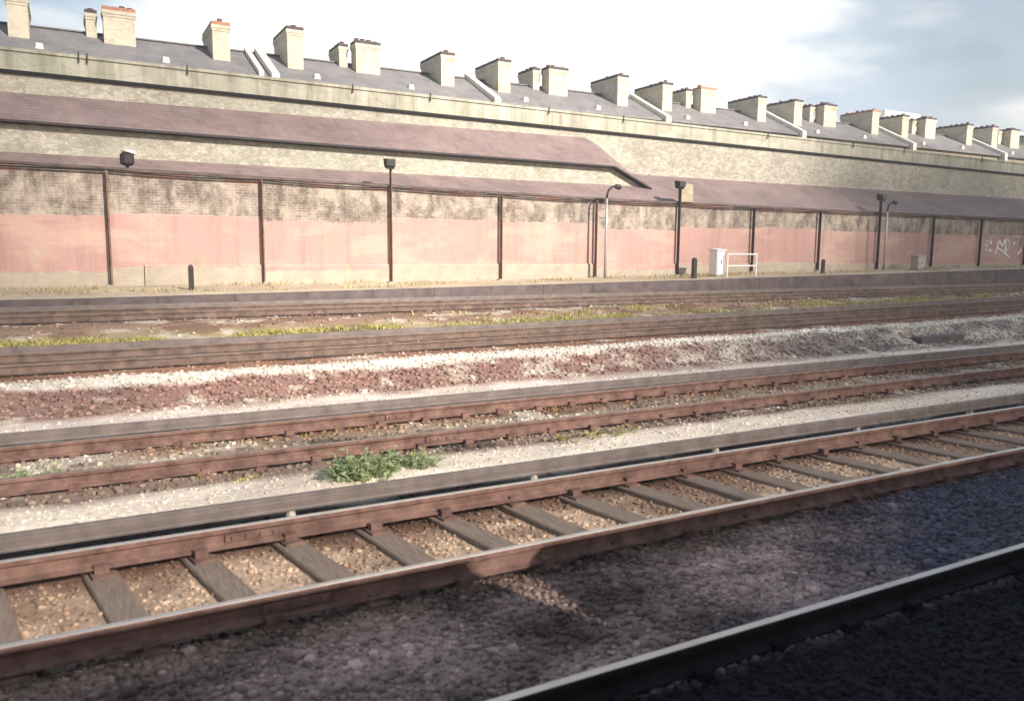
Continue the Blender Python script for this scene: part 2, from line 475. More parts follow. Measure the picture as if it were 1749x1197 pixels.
HEAD = 0.21                                    # rail head over the ballast of the near tracks
def rise3(x): return 0.22*(np.clip(np.asarray(x, float)/28, 0, 3))**1.4
def kerb_top(x):
    x = np.clip(np.asarray(x, float), -10, 70)
    return H-1.40+0.23*np.clip(x/20, 0, 1)+0.33*np.clip((x-20)/24, 0, 1.4)
Z3, Z4 = H-1.96, H-1.60                        # rail heads of the third and fourth tracks
KEY = [-500, -3.5, -1.8, 4.6, 5.2, 5.38, 6.75, 6.95, 7.4, 8.0, 8.75, 9.0, 11.3, 11.7, 12.5, 13.1, 13.75, 14.35, 14.7, 17.2, 17.7, 18.6, 19.4, 20.3, 23.2, 23.39, 23.41, 25.0, 27.0, 30.0, 60, 3000]
def keyz(k, x):
    x = np.asarray(x, float)
    o = np.zeros_like(x)
    r3 = rise3(x)
    b3 = Z3-0.20+r3
    b4 = Z4-0.20
    tab = {-500: o-0.3, -3.5: o-0.05, -1.8: o, 4.6: o+0.02, 5.2: o+0.012, 5.38: o-0.045, 6.75: o-0.045, 6.95: o-0.03, 7.4: o-0.02, 8.0: o+0.085, 8.75: o+0.06, 9.0: o, 11.3: o+0.01, 11.7: o+0.08, 12.5: o+0.1,
           13.1: o+0.19+0.1*r3, 13.75: o+0.40+0.7*r3, 14.35: o+0.45+0.8*r3, 14.7: b3+0.0, 17.2: b3, 17.7: b3+0.06, 18.6: b3+0.16, 19.4: b4-0.06, 20.3: b4,
           23.2: b4+0.02, 23.39: b4+0.02, 23.41: kerb_top(x)-0.03, 25.0: np.maximum(kerb_top(x), H-1.33), 27.0: np.maximum(kerb_top(x)+0.02, H-1.24), 30: o+H-1.24, 60: o+H-1.24, 3000: o}
    return tab[k]
def gz(x, y):
    x = np.asarray(x, float); y = np.asarray(y, float)
    z = np.zeros(np.broadcast(x, y).shape)
    for a, b in zip(KEY, KEY[1:]):
        k = (y >= a) & (y <= b)
        f = (y-a)/(b-a)
        z = np.where(k, keyz(a, x)*(1-f)+keyz(b, x)*f, z)
    near = np.exp(-np.clip(np.abs(x-20)-60, 0, None)/30)
    amp = 0.05 - 0.035*((y > 4.0) & (y < 7.4)) + 0.10*np.exp(-((y-13.5)/0.5)**2) + 0.05*np.exp(-((y-8.2)/0.5)**2)
    z = z + near*amp*(fbm(x*1.1, y*1.6, 3)-0.5) + near*0.014*(fbm(x*9, y*9, 5)-0.5)
    return z

ZONES = [(-400, (0.16, 0.14, 0.12)), (2.0, (0.03, 0.027, 0.033)), (3.35, (0.032, 0.028, 0.034)), (3.7, (0.38, 0.285, 0.255)), (4.6, (0.42, 0.305, 0.265)), (5.15, (0.30, 0.21, 0.16)), (5.35, (0.10, 0.07, 0.06)), (5.6, (0.60, 0.45, 0.33)), (6.5, (0.56, 0.41, 0.29)),  # near black round the nearest rails: deep shade put into the soil
         (6.8, (0.24, 0.16, 0.12)), (6.95, (0.05, 0.038, 0.034)), (7.6, (0.06, 0.048, 0.042)), (7.78, (0.85, 0.74, 0.61)), (8.5, (0.84, 0.73, 0.60)), (8.85, (0.30, 0.22, 0.17)), (9.4, (0.30, 0.24, 0.19)), (10.2, (0.40, 0.33, 0.25)),  # shadow behind the far rail and under the conductor rail painted into soil
         (10.75, (0.28, 0.17, 0.11)), (10.95, (0.06, 0.045, 0.04)), (11.62, (0.07, 0.055, 0.048)), (11.8, (0.74, 0.65, 0.57)), (12.5, (0.74, 0.65, 0.57)), (12.8, (0.30, 0.195, 0.16)), (13.6, (0.27, 0.165, 0.14)),  # second track: the same rail shadow painted as a dark band
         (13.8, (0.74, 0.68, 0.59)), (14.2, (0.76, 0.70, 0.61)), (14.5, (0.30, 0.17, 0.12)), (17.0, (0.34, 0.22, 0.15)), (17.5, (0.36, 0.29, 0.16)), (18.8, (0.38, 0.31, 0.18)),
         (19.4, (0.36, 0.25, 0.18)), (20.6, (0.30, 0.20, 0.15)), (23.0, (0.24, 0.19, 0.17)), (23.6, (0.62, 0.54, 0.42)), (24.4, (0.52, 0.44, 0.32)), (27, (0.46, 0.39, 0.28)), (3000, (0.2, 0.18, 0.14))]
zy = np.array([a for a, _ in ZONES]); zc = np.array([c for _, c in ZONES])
def soil(x, y):
    x = np.asarray(x, float); y = np.asarray(y, float)
    yw = y + 0.22*(fbm(x*0.8, y*1.2, 31)-0.5)*2*np.clip(y/8, 0.4, 1) + 0.10*(fbm(x*3.1, y*3.1, 33)-0.5)
    c = np.stack([np.interp(yw, zy, zc[:, i]) for i in range(3)], -1)
    n = fbm(x*0.55, y*0.9, 41)[..., None]
    c = c*(0.72+0.56*n)
    # rust and brake dust lie in streaks and patches between the rails
    r = np.clip((fbm(x*0.9, y*1.4, 51)-0.52)*5, 0, 0.6)[..., None]
    fp = fbm(x*1.1, y*1.9, 121)[..., None]
    c = np.where(((y > 3.4) & (y < 5.35))[..., None], c*np.clip(0.5+(fp-0.28)*2.5, 0.40, 1.7), c)
    # blue grey ballast at the right, darkened to paint in the shade there
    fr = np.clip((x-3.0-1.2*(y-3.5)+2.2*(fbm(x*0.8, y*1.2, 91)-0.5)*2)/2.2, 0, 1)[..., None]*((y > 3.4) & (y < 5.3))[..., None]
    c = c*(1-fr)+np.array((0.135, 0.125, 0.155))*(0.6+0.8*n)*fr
    inner = (((y > 5.2) & (y < 7.1)) | ((y > 9) & (y < 11.3)) | (y > 14.5) & (y < 23))[..., None]*1.0
    c = c*(1-r*inner)+np.array((0.17, 0.095, 0.062))*r*inner
    d = np.clip((fbm(x*0.7, y*1.1, 61)-0.56)*6, 0, 0.75)[..., None]*((y > 9) & (y < 11.3))[..., None]
    c = c*(1-d)+np.array((0.075, 0.065, 0.062))*d
    bk = np.clip((x-9+5*(fbm(x*0.5, y, 95)-0.5))/6, 0, 1)[..., None]*((y > 12.6) & (y < 13.9))[..., None]*0.85
    c = c*(1-bk)+np.array((0.30, 0.255, 0.235))*(0.45+1.1*fbm(x*2.2, y*2.2, 97)[..., None])*bk
    wh = np.clip((fbm(x*1.9, y*2.3, 99)-0.60)*5, 0, 0.6)[..., None]*((y > 12.7) & (y < 13.8))[..., None]
    c = c*(1-wh)+np.array((0.70, 0.64, 0.55))*wh
    w = np.clip((fbm(x*1.3, y*1.6, 71)-0.60)*8, 0, 0.8)[..., None]*((y > 9) & (y < 24))[..., None]
    return c*(1-w)+np.array((0.62, 0.56, 0.47))*w

def add_soil(me, col):
    a = me.color_attributes.new('soil', 'FLOAT_COLOR', 'POINT')
    buf = np.ones((len(me.vertices), 4), np.float32)
    buf[:, :3] = np.clip(col, 0, 1)
    a.data.foreach_set('color', buf.ravel())

def np_mesh(name, V, F, mat, col=None, smooth=False):
    me = bpy.data.meshes.new(name)
    me.vertices.add(len(V)); me.vertices.foreach_set('co', np.asarray(V, np.float32).ravel())
    k = F.shape[1]
    me.loops.add(F.size); me.loops.foreach_set('vertex_index', F.astype(np.int32).ravel())
    me.polygons.add(len(F)); me.polygons.foreach_set('loop_start', np.arange(0, F.size, k, dtype=np.int32))
    me.polygons.foreach_set('loop_total', np.full(len(F), k, np.int32))
    if smooth:
        me.polygons.foreach_set('use_smooth', np.ones(len(F), bool))
    me.update(calc_edges=True); me.validate()
    if col is not None:
        add_soil(me, col)
    me.materials.append(mat)
    return link(bpy.data.objects.new(name, me))

gx = np.concatenate([[-3000, -800, -200, -80, -40, -20, -12], np.arange(-8, 16, 0.09), np.arange(16, 60, 0.2), [62, 66, 72, 80, 100, 140, 250, 800, 3000]])
gy = np.concatenate([[-3000, -800, -200, -60, -20, -8, -4], np.arange(-2, 2, 0.4), np.arange(2, 15, 0.07), np.arange(15, 23.35, 0.14), [23.39, 23.41], np.arange(23.6, 28, 0.25), [30, 32, 36, 45, 60, 120, 400, 1200, 3000]])
XX, YY = np.meshgrid(gx, gy, indexing='ij')
ZZ = gz(XX, YY)
V = np.stack([XX, YY, ZZ], -1).reshape(-1, 3)
nx, ny = len(gx), len(gy)
i = np.arange(nx-1)[:, None]*ny + np.arange(ny-1)[None, :]
F = np.stack([i, i+ny, i+ny+1, i+1], -1).reshape(-1, 4)
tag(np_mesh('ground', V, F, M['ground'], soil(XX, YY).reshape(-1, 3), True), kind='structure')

# loose stones: only on the ground the picture looks at
ico = bmesh.new(); bmesh.ops.create_icosphere(ico, subdivisions=1, radius=1)
IV = np.array([v.co[:] for v in ico.verts]); IF = np.array([[v.index for v in f.verts] for f in ico.faces]); ico.free()
def scatter(y0, y1, dens, r0, r1, x0u=-0.35, x1u=2.2, tint=None):
    ym = np.linspace(y0, y1, 40)
    area = np.mean((x1u-x0u)*ym)*(y1-y0)
    n = int(area*dens)
    y = rng.uniform(y0, y1, n*2)
    x = rng.uniform(x0u*y1-1, x1u*y1, n*2)
    k = (x > x0u*y-1) & (x < x1u*y)
    x, y = x[k][:n], y[k][:n]
    r = r0+(r1-r0)*rng.random(len(x))**2.2
    return x, y, r
def stones_mesh(name, parts, lift=0.25):
    x = np.concatenate([p[0] for p in parts]); y = np.concatenate([p[1] for p in parts]); r = np.concatenate([p[2] for p in parts])
    fr = np.abs(((x+0.15*(y-6.1)+3.53)/0.74+0.5) % 1-0.5)*0.74                  # the track crew keeps the sleeper tops clear
    k = ~((fr < 0.14) & (y > 5.25) & (y < 7.3) & (rng.random(len(x)) < 0.93))
    x, y, r = x[k], y[k], r[k]
    n = len(x)
    P = IV[None] * (1+rng.uniform(-0.28, 0.28, (n, len(IV), 1)))
    P = P*np.stack([rng.uniform(0.8, 1.35, n), rng.uniform(0.7, 1.2, n), rng.uniform(0.5, 0.9, n)], -1)[:, None, :]
    a = rng.uniform(0, 2*PI, n); ca, sa = np.cos(a)[:, None], np.sin(a)[:, None]
    px = P[..., 0]*ca-P[..., 1]*sa; py = P[..., 0]*sa+P[..., 1]*ca
    P = np.stack([px, py, P[..., 2]], -1)*r[:, None, None]
    P = P+np.stack([x, y, gz(x, y)+r*lift], -1)[:, None, :]
    Fs = (IF[None]+(np.arange(n)*len(IV))[:, None, None]).reshape(-1, 3)
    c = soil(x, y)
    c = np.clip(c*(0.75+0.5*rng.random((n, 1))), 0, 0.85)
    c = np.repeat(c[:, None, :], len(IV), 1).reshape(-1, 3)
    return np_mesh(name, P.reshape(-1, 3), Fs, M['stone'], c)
tag(stones_mesh('ballast_stones', [
    scatter(1.9, 5.3, 1050, 0.008, 0.027), scatter(3.3, 5.2, 45, 0.028, 0.052), scatter(5.3, 7.2, 420, 0.010, 0.028), scatter(7.3, 8.9, 120, 0.008, 0.024), scatter(8.9, 11.6, 160, 0.012, 0.045),
    scatter(11.6, 12.7, 50, 0.010, 0.03), scatter(12.7, 13.8, 230, 0.012, 0.055), scatter(13.6, 14.5, 150, 0.014, 0.045), scatter(14.4, 17.5, 34, 0.015, 0.04),
    scatter(17.5, 23.3, 12, 0.025, 0.06, -0.2, 2.0)]), kind='stuff', label='grey brown and cream ballast stones lying loose between the rails')

shade_puffs()

# ------------------------------------------------------------------ tracks
RAILP = [(-0.07, 0), (0.07, 0), (0.07, 0.012), (0.02, 0.03), (0.012, 0.045), (0.012, 0.115), (0.036, 0.125), (0.036, 0.157), (0.029, 0.164), (0.023, 0.166), (-0.0275, 0.166), (-0.029, 0.164), (-0.036, 0.157), (-0.036, 0.125), (-0.012, 0.115), (-0.012, 0.045), (-0.02, 0.03), (-0.07, 0.012)]
RAILM = [0]*8+[1]*3+[0]*7       # only the strip the wheels run on is bright
def path(yf, zf, x0=-45, x1=150, step=3.0):
    n = int((x1-x0)/step)
    return [(x0+(x1-x0)*i/n, yf, float(zf(x0+(x1-x0)*i/n))) for i in range(n+1)]

def sleeper_mesh(name, bury):
    b = MB()
    b.box(-0.125, 0.125, -1.3, 1.3, -0.13, 0)
    return b
def track(label, ya, zf, xs, conductor=True, sleepers=True, chairs=True, head='head', pitch_=0.65, web='rust', joint=None, skew=0.0):
    """ya: near rail; zf(x): rail head height"""
    yb = ya+1.505; ym = (ya+yb)/2
    root = empty('railway_track', label, 'track', (0, ym, float(zf(0))-0.206), 'railway tracks')
    def local(p):
        return [(x, y-ym, z-root.location.z) for x, y, z in p]
    for y in (ya, yb):
        b = MB(); b.sweep(RAILP, local([(x, yy, z-0.166) for x, yy, z in path(y, zf)]), RAILM)
        rl = b.build('rail', [M[web], M[head]], root)
        if joint is not None:                              # fishplates bolted over a rail joint
            for jx in (joint, joint+18.3):
                z = float(zf(jx))-0.166-root.location.z
                b = MB(); b.box(jx-0.23, jx+0.23, y-ym-0.034, y-ym-0.0125, z+0.045, z+0.112)
                for q in (-0.17, -0.06, 0.06, 0.17):
                    b.tube([(jx+q, y-ym-0.034, z+0.08), (jx+q, y-ym-0.052, z+0.08)], 0.014, 6)
                b.build('fishplate', M[web], rl)
    if conductor:
        cy = yb+0.41
        b = MB()
        b.sweep([(-0.05, -0.062), (0.05, -0.062), (0.05, -0.045), (0.018, -0.03), (0.018, 0.03), (0.04, 0.04), (0.04, 0.066), (0.03, 0.074), (-0.03, 0.074), (-0.04, 0.066), (-0.04, 0.04), (-0.042, 0.03), (-0.042, -0.035), (-0.05, -0.045)], local(path(cy, zf)))
        cr_ = b.build('conductor_rail', M['conductor'], root)
        x = xs[0]
        while x < xs[1]:
            z = float(zf(x))
            b = MB(); b.tube([(x, cy-ym, z-0.19-root.location.z), (x, cy-ym, z-0.14-root.location.z), (x, cy-ym, z-0.063-root.location.z)], [0.065, 0.05, 0.035], 8)
            b.build('insulator', M['pot'], cr_)
            x += 2.6
    if sleepers:
        b = MB(); b.box(-0.125, 0.125, -1.3, 1.3, -0.13, 0)
        bmesh.ops.bevel(b.bm, geom=b.bm.edges[:], offset=0.012, segments=1, affect='EDGES')
        s0 = b.build('sleeper', M['timber'], root)
        c0 = []
        if chairs:
            for y in (ya, yb):
                b = MB(); b.box(-0.08, 0.08, y-ym-0.16, y-ym+0.16, 0.0, 0.022); b.box(-0.055, 0.055, y-ym-0.09, y-ym-0.022, 0.022, 0.085); b.box(-0.055, 0.055, y-ym+0.022, y-ym+0.09, 0.022, 0.08)
                c0.append(b.build('chair', M[web], s0))
        first = True
        x = xs[0]
        while x < xs[1]:
            if first:
                s = s0; first = False
            else:
                s = s0.copy(); link(s, root)
                for c in c0:
                    d = c.copy(); link(d, s)
            s.location = (x+random.uniform(-0.03, 0.03), random.uniform(-0.05, 0.05), float(zf(x))-0.206+random.uniform(-0.012, 0.006)-root.location.z)
            s.rotation_euler = (0, random.uniform(-0.02, 0.02), skew+random.uniform(-0.03, 0.03))
            s.scale = (random.uniform(0.92, 1.06), 1, 1)
            x += pitch_
    return root
zn = lambda x: HEAD
z3 = lambda x: Z3+float(rise3(x))
z4 = lambda x: Z4
track('nearest railway track, its far rail a bright line across the bottom right corner', 1.975, zn, (-2, 10), conductor=False, web='shaderust')
track('nearest fully visible track with timber sleepers showing, in front of the green weeds', 5.35, zn, (-3.53, 18), joint=1.25, pitch_=0.74, skew=0.15)
track('railway track between the sandy path and the rough stone bank, sleepers half buried', 9.33, zn, (-4, 26), head='dullhead', joint=4.1)
track('railway track on the bank, just behind the ridge of white ballast', 15.3, z3, (-4, 38), chairs=False, head='dullhead', web='greyrust')
track('farthest railway track, in front of the dark kerb below the brick wall', 20.9, z4, (-5, 46), chairs=False, head='dullhead', web='greyrust')

# ------------------------------------------------------------------ low kerb wall and the boundary wall
b = MB()
xs_ = np.arange(-30, 120, 2.0)
for a, c in zip(xs_, xs_[1:]):
    za, zb = float(kerb_top(a)), float(kerb_top(c))
    b.hexa([(a, 23.30, Z4-0.4), (c-0.01, 23.30, Z4-0.4), (c-0.01, 23.62, Z4-0.4), (a, 23.62, Z4-0.4), (a, 23.30, za), (c-0.01, 23.30, zb), (c-0.01, 23.62, zb), (a, 23.62, za)])
tag(b.build('kerb_wall', M['darkconc']), 'low dark concrete kerb beside the farthest track, higher towards the right', 'kerb')

WY = 27.0
COPX = [-40, -1.8, 8, 17.5, 25, 44, 110]; COPZ = [2.5, 2.31, 2.17, 2.02, 1.98, 1.92, 1.86]
def cop(x): return H+float(np.interp(x, COPX, COPZ))
wall = empty('boundary_wall', 'long brick wall, pink below and sooty stock brick above, behind the tracks', 'wall', (0, WY, H-1.24))
def rel(o, pts):
    return [(x-o.location.x, y-o.location.y, z-o.location.z) for x, y, z in pts]
POSTU = [1.08+4.355*k for k in range(-3, 22)]
def wall_strip(b, y0, y1, zlo, zhi, x0=-30, x1=100, off=None, step=1.0):
    xs = np.arange(x0, x1+step, step)
    for a, c in zip(xs, xs[1:]):
        b.hexa(rel(off, [(a, y0, zlo(a)), (c, y0, zlo(c)), (c, y1, zlo(c)), (a, y1, zlo(a)), (a, y0, zhi(a)), (c, y0, zhi(c)), (c, y1, zhi(c)), (a, y1, zhi(a))]))
def strip_mesh(b, prof, xs, off):
    """profile functions of x -> (y, z) list, swept without internal faces"""
    rows = [[b.bm.verts.new(p) for p in rel(off, [(x, y, z) for y, z in prof(x)])] for x in xs]
    n = len(rows[0])
    for r0, r1 in zip(rows, rows[1:]):
        for i in range(n):
            b.bm.faces.new((r0[i], r0[(i+1) % n], r1[(i+1) % n], r1[i]))
    b.bm.faces.new(rows[0]); b.bm.faces.new(rows[-1][::-1])
xs_ = list(np.arange(-30, 101, 1.0))
b = MB(); strip_mesh(b, lambda x: [(WY, H-1.8), (WY+0.34, H-1.8), (WY+0.34, cop(x)-0.09), (WY, cop(x)-0.09)], xs_, wall)
b.build('brickwork', M['wall'], wall)
b = MB(); strip_mesh(b, lambda x: [(WY-0.05, cop(x)-0.09+0.02*math.sin(x*1.7)*math.sin(x*.9)), (WY+0.39, cop(x)-0.09), (WY+0.39, cop(x)-0.02), (WY+0.17, cop(x)+0.015), (WY-0.05, cop(x)-0.02+0.02*math.sin(x*1.7)*math.sin(x*.9))], list(np.arange(-30, 101, 0.5)), wall)
b.build('coping', M['coping'], wall)
b = MB(); strip_mesh(b, lambda x: [(WY-0.07, H-1.8), (WY-0.003, H-1.8), (WY-0.003, H-0.62), (WY-0.03, H-0.60), (WY-0.07, H-0.66)], [x for x in xs_ if x >= 2], wall)
b.build('plinth', M['wall'], wall)

def stroke(b, pts, w, y):
    for p, q in zip(pts, pts[1:]):
        d = Vector((q[0]-p[0], 0, q[1]-p[1])); d.normalize()
        n = Vector((-d.z, 0, d.x))*w/2
        P = [Vector((p[0], y, p[1])), Vector((q[0], y, q[1]))]
        e = d*w*0.3
        b.hexa([P[0]-n-e, P[1]-n+e, P[1]-n+e+Vector((0, .003, 0)), P[0]-n-e+Vector((0, .003, 0)), P[0]+n-e, P[1]+n+e, P[1]+n+e+Vector((0, .003, 0)), P[0]+n-e+Vector((0, .003, 0))])
b = MB()
gx0, gz0 = 45.0, H-1.24
gl = H-1.24
def gs(pts, w, k):
    stroke(b, [(x, z+H-0.05-gl) for x, z in pts], w, -0.008-0.004*k)
def arc(cx, cz, r, a0, a1, rz=None, n=9):
    rz = rz or r
    return [(cx+r*math.cos(math.radians(a0+(a1-a0)*i/n)), cz+rz*math.sin(math.radians(a0+(a1-a0)*i/n))) for i in range(n+1)]
gs(arc(45.3, 0.38, 0.22, 20, 330, 0.42), 0.13, 0)
gs([(46.0, -0.05), (46.25, 0.75), (46.6, 0.35), (46.85, 0.85), (47.0, -0.05)], 0.10, 1)
gs(arc(47.0, 0.45, 0.30, 150, -120, 0.30), 0.09, 2)
gs([(46.1, 0.3), (46.75, 0.05), (47.35, -0.25)], 0.08, 3)
gs(arc(48.1, 0.40, 0.42, 160, -30, 0.45), 0.15, 4)
gs([(48.5, 0.2), (48.2, -0.05)], 0.12, 5)
b.build('graffiti', M['white'], wall)

# posts against the wall: every third one carries a dark lamp head
ORD = ['first', 'second', 'third', 'fourth', 'fifth', 'sixth', 'seventh', 'eighth', 'ninth', 'tenth', 'eleventh', 'twelfth']
PL = ['slim brown post against the brick wall, first from the left',
      'slim brown post against the brick wall, second from the left, above the low dark stump',
      'dark lamp head on a post, above the overexposed middle of the brick wall',
      'slim dark post against the wall, fourth from the left, between two lamp posts',
      'dark post against the wall, just left of the thin swan neck lamp',
      'tall post with dark lamp head and pale panel, left of the white cabinet',
      'dark post against the wall directly behind the end of the white handrail',
      'dark post beside the short thin stump, right of the white cabinet',
      'tall post with dark lamp head, beside the right hand swan neck lamp',
      'dark post behind the small grey cabinet near the right end of the wall',
      'dark post on the wall just left of the white graffiti',
      'dark post on the wall right of the white graffiti, at the right edge']
U = [0.040, 0.206, 0.369, 0.531, 0.691, 0.849, 1.010, 1.170, 1.330, 1.491, 1.648, 1.81]
PY = WY-0.16
for k, u in enumerate(U):
    x = u*PY
    tall = k in (2, 5, 8)
    zt = cop(x)+(0.55 if tall else -0.12)
    zb = float(gz(x, PY))-0.05
    o = empty('lamp_post' if tall else 'wall_post', PL[k], 'lamp post' if tall else 'post', (x, PY, zb), 'dark posts along the brick wall')
    b = MB(); b.box(-0.038, 0.038, -0.004, 0.06, 0, zt-zb); b.box(-0.012, 0.012, -0.07, -0.004, 0, zt-zb)
    b.build('shaft', M['postiron'] if k > 4 else M['rust'], o)  # lighter brown on the left posts: overexposure put into the colour
    b = MB(); b.box(-0.14, 0.14, -0.13, 0.10, 0.0, 0.09); b.build('foot_plate', M['concrete'], o)
    if tall:
        b = MB(); hz = zt-zb
        b.hexa([(-0.20, -0.16, hz-0.06), (0.08, -0.16, hz-0.06), (0.08, 0.12, hz+0.02), (-0.20, 0.12, hz+0.02), (-0.24, -0.21, hz+0.28), (0.11, -0.21, hz+0.28), (0.11, 0.12, hz+0.32), (-0.24, 0.12, hz+0.32)])
        hd = b.build('lamp_head', M['iron'], o, 0.02)
        b = MB(); b.box(-0.22, 0.09, -0.24, -0.213, hz+0.05, hz+0.26); b.build('lens', M['glassdark'], hd)
        if k == 5:
            b = MB(); b.box(0.10, 0.72, 0.02, 0.06, hz-0.55, hz+0.2); b.build('back_panel', M['dirt_brick'], o)
# the squat lamp on the left stands on the coping itself
x = 0.062*WY
o = empty('lamp', 'squat black lamp with a pale cap on the coping, near the left edge', 'lamp', (x, WY+0.15, cop(x)))
b = MB(); b.tube([(0, 0, -0.02), (0, 0, 0.12)], 0.05); b.build('stem', M['iron'], o)
b = MB(); b.tube([(0, 0, 0.08), (0, 0, 0.14), (0, 0, 0.40), (0, 0, 0.46)], [0.12, 0.20, 0.20, 0.14], 12); b.build('lamp_body', M['iron'], o)
b = MB(); b.tube([(0.05, 0, 0.455), (0.06, 0, 0.50), (0.06, 0, 0.56)], [0.22, 0.24, 0.06], 12); b.build('cap', M['white'], o)
# swan neck lamps on thin galvanised posts
for u, lab, h in ((0.7085, 'thin swan neck lamp post in the middle, its arm bent to the right', 0.25), (1.350, 'thin swan neck lamp post near the right end of the wall', 0.28)):
    x = u*26.2; y = 26.2
    zb = float(gz(x, y))-0.05; zt = cop(x)+h-zb
    o = empty('swan_neck_lamp', lab, 'lamp post', (x, y, zb), 'swan neck lamps')
    b = MB(); b.tube([(0, 0, 0), (0, 0, zt*0.5), (0, 0, zt-0.3)], [0.06, 0.05, 0.04], 10); b.build('shaft', M['galv'], o, smooth=True)
    b = MB(); b.tube([(0, 0, zt-0.32), (0.02, 0, zt-0.15), (0.10, 0, zt+0.02), (0.24, 0, zt+0.12), (0.40, 0, zt+0.15)], 0.045, 8); b.build('arm', M['iron'], o, smooth=True)
    b = MB(); b.tube([(0.36, 0, zt+0.15), (0.44, 0, zt+0.15), (0.60, 0, zt+0.13), (0.68, 0, zt+0.12)], [0.05, 0.10, 0.11, 0.05], 10); b.build('lamp_head', M['iron'], o, smooth=True)

b = MB()
pts = []
px_ = [-12]+[u*PY for u in U]+[60, 75, 90]
for a, c in zip(px_, px_[1:]):
    for q in range(6):
        f = q/6; xx = a+(c-a)*f
        pts.append((xx, WY-0.10, cop(xx)-0.135-0.16*f*(1-f)))
b.tube(pts, 0.026, 6)
tag(b.build('cable', M['tar'], smooth=True), 'black cable slung from post to post just under the coping of the brick wall', 'cable')

# ---- trackside cabinets, handrail and stumps
def cabinet(name, label, u, y, w, d, h, mt, cat, base=0.25):
    x = u*y; zb = float(gz(x, y))-0.05
    o = empty(name, label, cat, (x, y, zb))
    b = MB(); b.box(-w/2+0.06, w/2-0.06, 0.06, d-0.06, 0, base); b.build('plinth', M['concrete'], o)
    b = MB(); b.box(-w/2, w/2, 0, d, base, base+h); b.build('case', mt, o, 0.012)
    b = MB(); b.hexa([(-w/2-0.04, -0.05, base+h+0.002), (w/2+0.04, -0.05, base+h+0.002), (w/2+0.04, d+0.04, base+h+0.002), (-w/2-0.04, d+0.04, base+h+0.002), (-w/2-0.04, -0.05, base+h+0.05), (w/2+0.04, -0.05, base+h+0.05), (w/2+0.04, d+0.04, base+h+0.09), (-w/2-0.04, d+0.04, base+h+0.09)]); b.build('lid', mt, o)
    for s in ((-1, 1) if w > .6 else (0,)):
        b = MB()
        if s: b.box(min(0, s*w/2)+0.03, max(0, s*w/2)-0.03, -0.018, -0.002, base+0.06, base+h-0.05)
        else: b.box(-w/2+.04, w/2-.04, -0.018, -0.002, base+0.06, base+h-0.05)
        dr = b.build('door', mt, o)
        b = MB(); b.box(s*0.07-0.012, s*0.07+0.012, -0.045, -0.019, base+h*0.45, base+h*0.6); b.build('handle', M['iron'], dr)
    return o
cabinet('relay_cabinet', 'white relay cabinet with a bluish shaded side, at the left end of the handrail', 0.940, 25.1, 0.42, 0.46, 1.0, M['white'], 'cabinet', 0.12)
cabinet('equipment_box', 'small grey lineside box in front of a post near the right end', 1.462, 25.6, 0.60, 0.4, 0.62, M['galv'], 'cabinet', 0.08)

y = 24.9; xa, xb = 0.938*y+0.12, 1.021*y
zb = float(gz((xa+xb)/2, y))-0.05
o = empty('handrail', 'white two bar pipe handrail right of the white cabinet', 'handrail', (xa, y, zb))
L = xb-xa
for h in (0.50, 0.98):
    b = MB(); b.tube([(0.32, 0, h), (L*.5, 0, h), (L, 0, h)], 0.028, 8); b.build('bar', M['white'], o)
for xx in (0.32, L):
    b = MB(); b.tube([(xx, 0.03, 0), (xx, 0.03, 1.03)], 0.035, 8); b.build('upright', M['white'], o)
for u, y, w, h, lab in ((0.178*0.69, 25.3, 0.07, 0.72, 'short dark stump standing before the wall, on the left'), (0.8835, 24.6, 0.09, 0.80, 'thick dark stump just left of the white cabinet'), (1.184, 25.0, 0.07, 0.62, 'short thin dark stump, right of the handrail and cabinet')):
    x = u*y; zb = float(gz(x, y))-0.05
    b = MB(); b.box(-w, w, -w*0.7, w*0.7, 0, h)
    b.hexa([(-w, -w*.7, h+.002), (w, -w*.7, h+.002), (w, w*.7, h+.002), (-w, w*.7, h+.002), (-w*.5, -w*.3, h+.07), (w*.5, -w*.3, h+.07), (w*.5, w*.3, h+.07), (-w*.5, w*.3, h+.07)])
    o = b.build('marker_post', M['iron']); o.location = (x, y, zb)
    tag(o, lab, 'post')

# ------------------------------------------------------------------ viaduct, walkway and lean-to behind the wall
VY = 30.5
via = empty('viaduct', 'long pale stone viaduct wall with a dark string course, below the chimneys', 'viaduct', (0, VY, H-1.5))
def vtop(x): return H+6.08-0.0073*x
def vstr(x): return H+5.34-0.0078*x
xs_ = list(np.arange(-60, 161, 2.0))
b = MB(); strip_mesh(b, lambda x: [(VY, H-1.8), (VY+3.4, H-1.8), (VY+3.4, vstr(x)-0.3), (VY+0.5, vstr(x)-0.3), (VY+0.5, vstr(x)-0.06), (VY, vstr(x)-0.06)], xs_, via); b.build('wall', M['rubble'], via)
b = MB(); strip_mesh(b, lambda x: [(VY-0.10, vstr(x)-0.06), (VY+0.5, vstr(x)-0.06), (VY+0.5, vstr(x)+0.06), (VY-0.02, vstr(x)+0.06), (VY-0.10, vstr(x)+0.02)], xs_, via); b.build('string_course', M['tar'], via)
b = MB(); strip_mesh(b, lambda x: [(VY+0.03, vstr(x)+0.06), (VY+0.45, vstr(x)+0.06), (VY+0.45, vtop(x)-0.10), (VY+0.03, vtop(x)-0.10)], xs_, via); b.build('parapet', M['parapet'], via)
b = MB(); strip_mesh(b, lambda x: [(VY-0.02, vtop(x)-0.10), (VY+0.5, vtop(x)-0.10), (VY+0.5, vtop(x)), (VY+0.25, vtop(x)+0.03), (VY-0.02, vtop(x))], xs_, via); b.build('coping', M['parapet'], via)
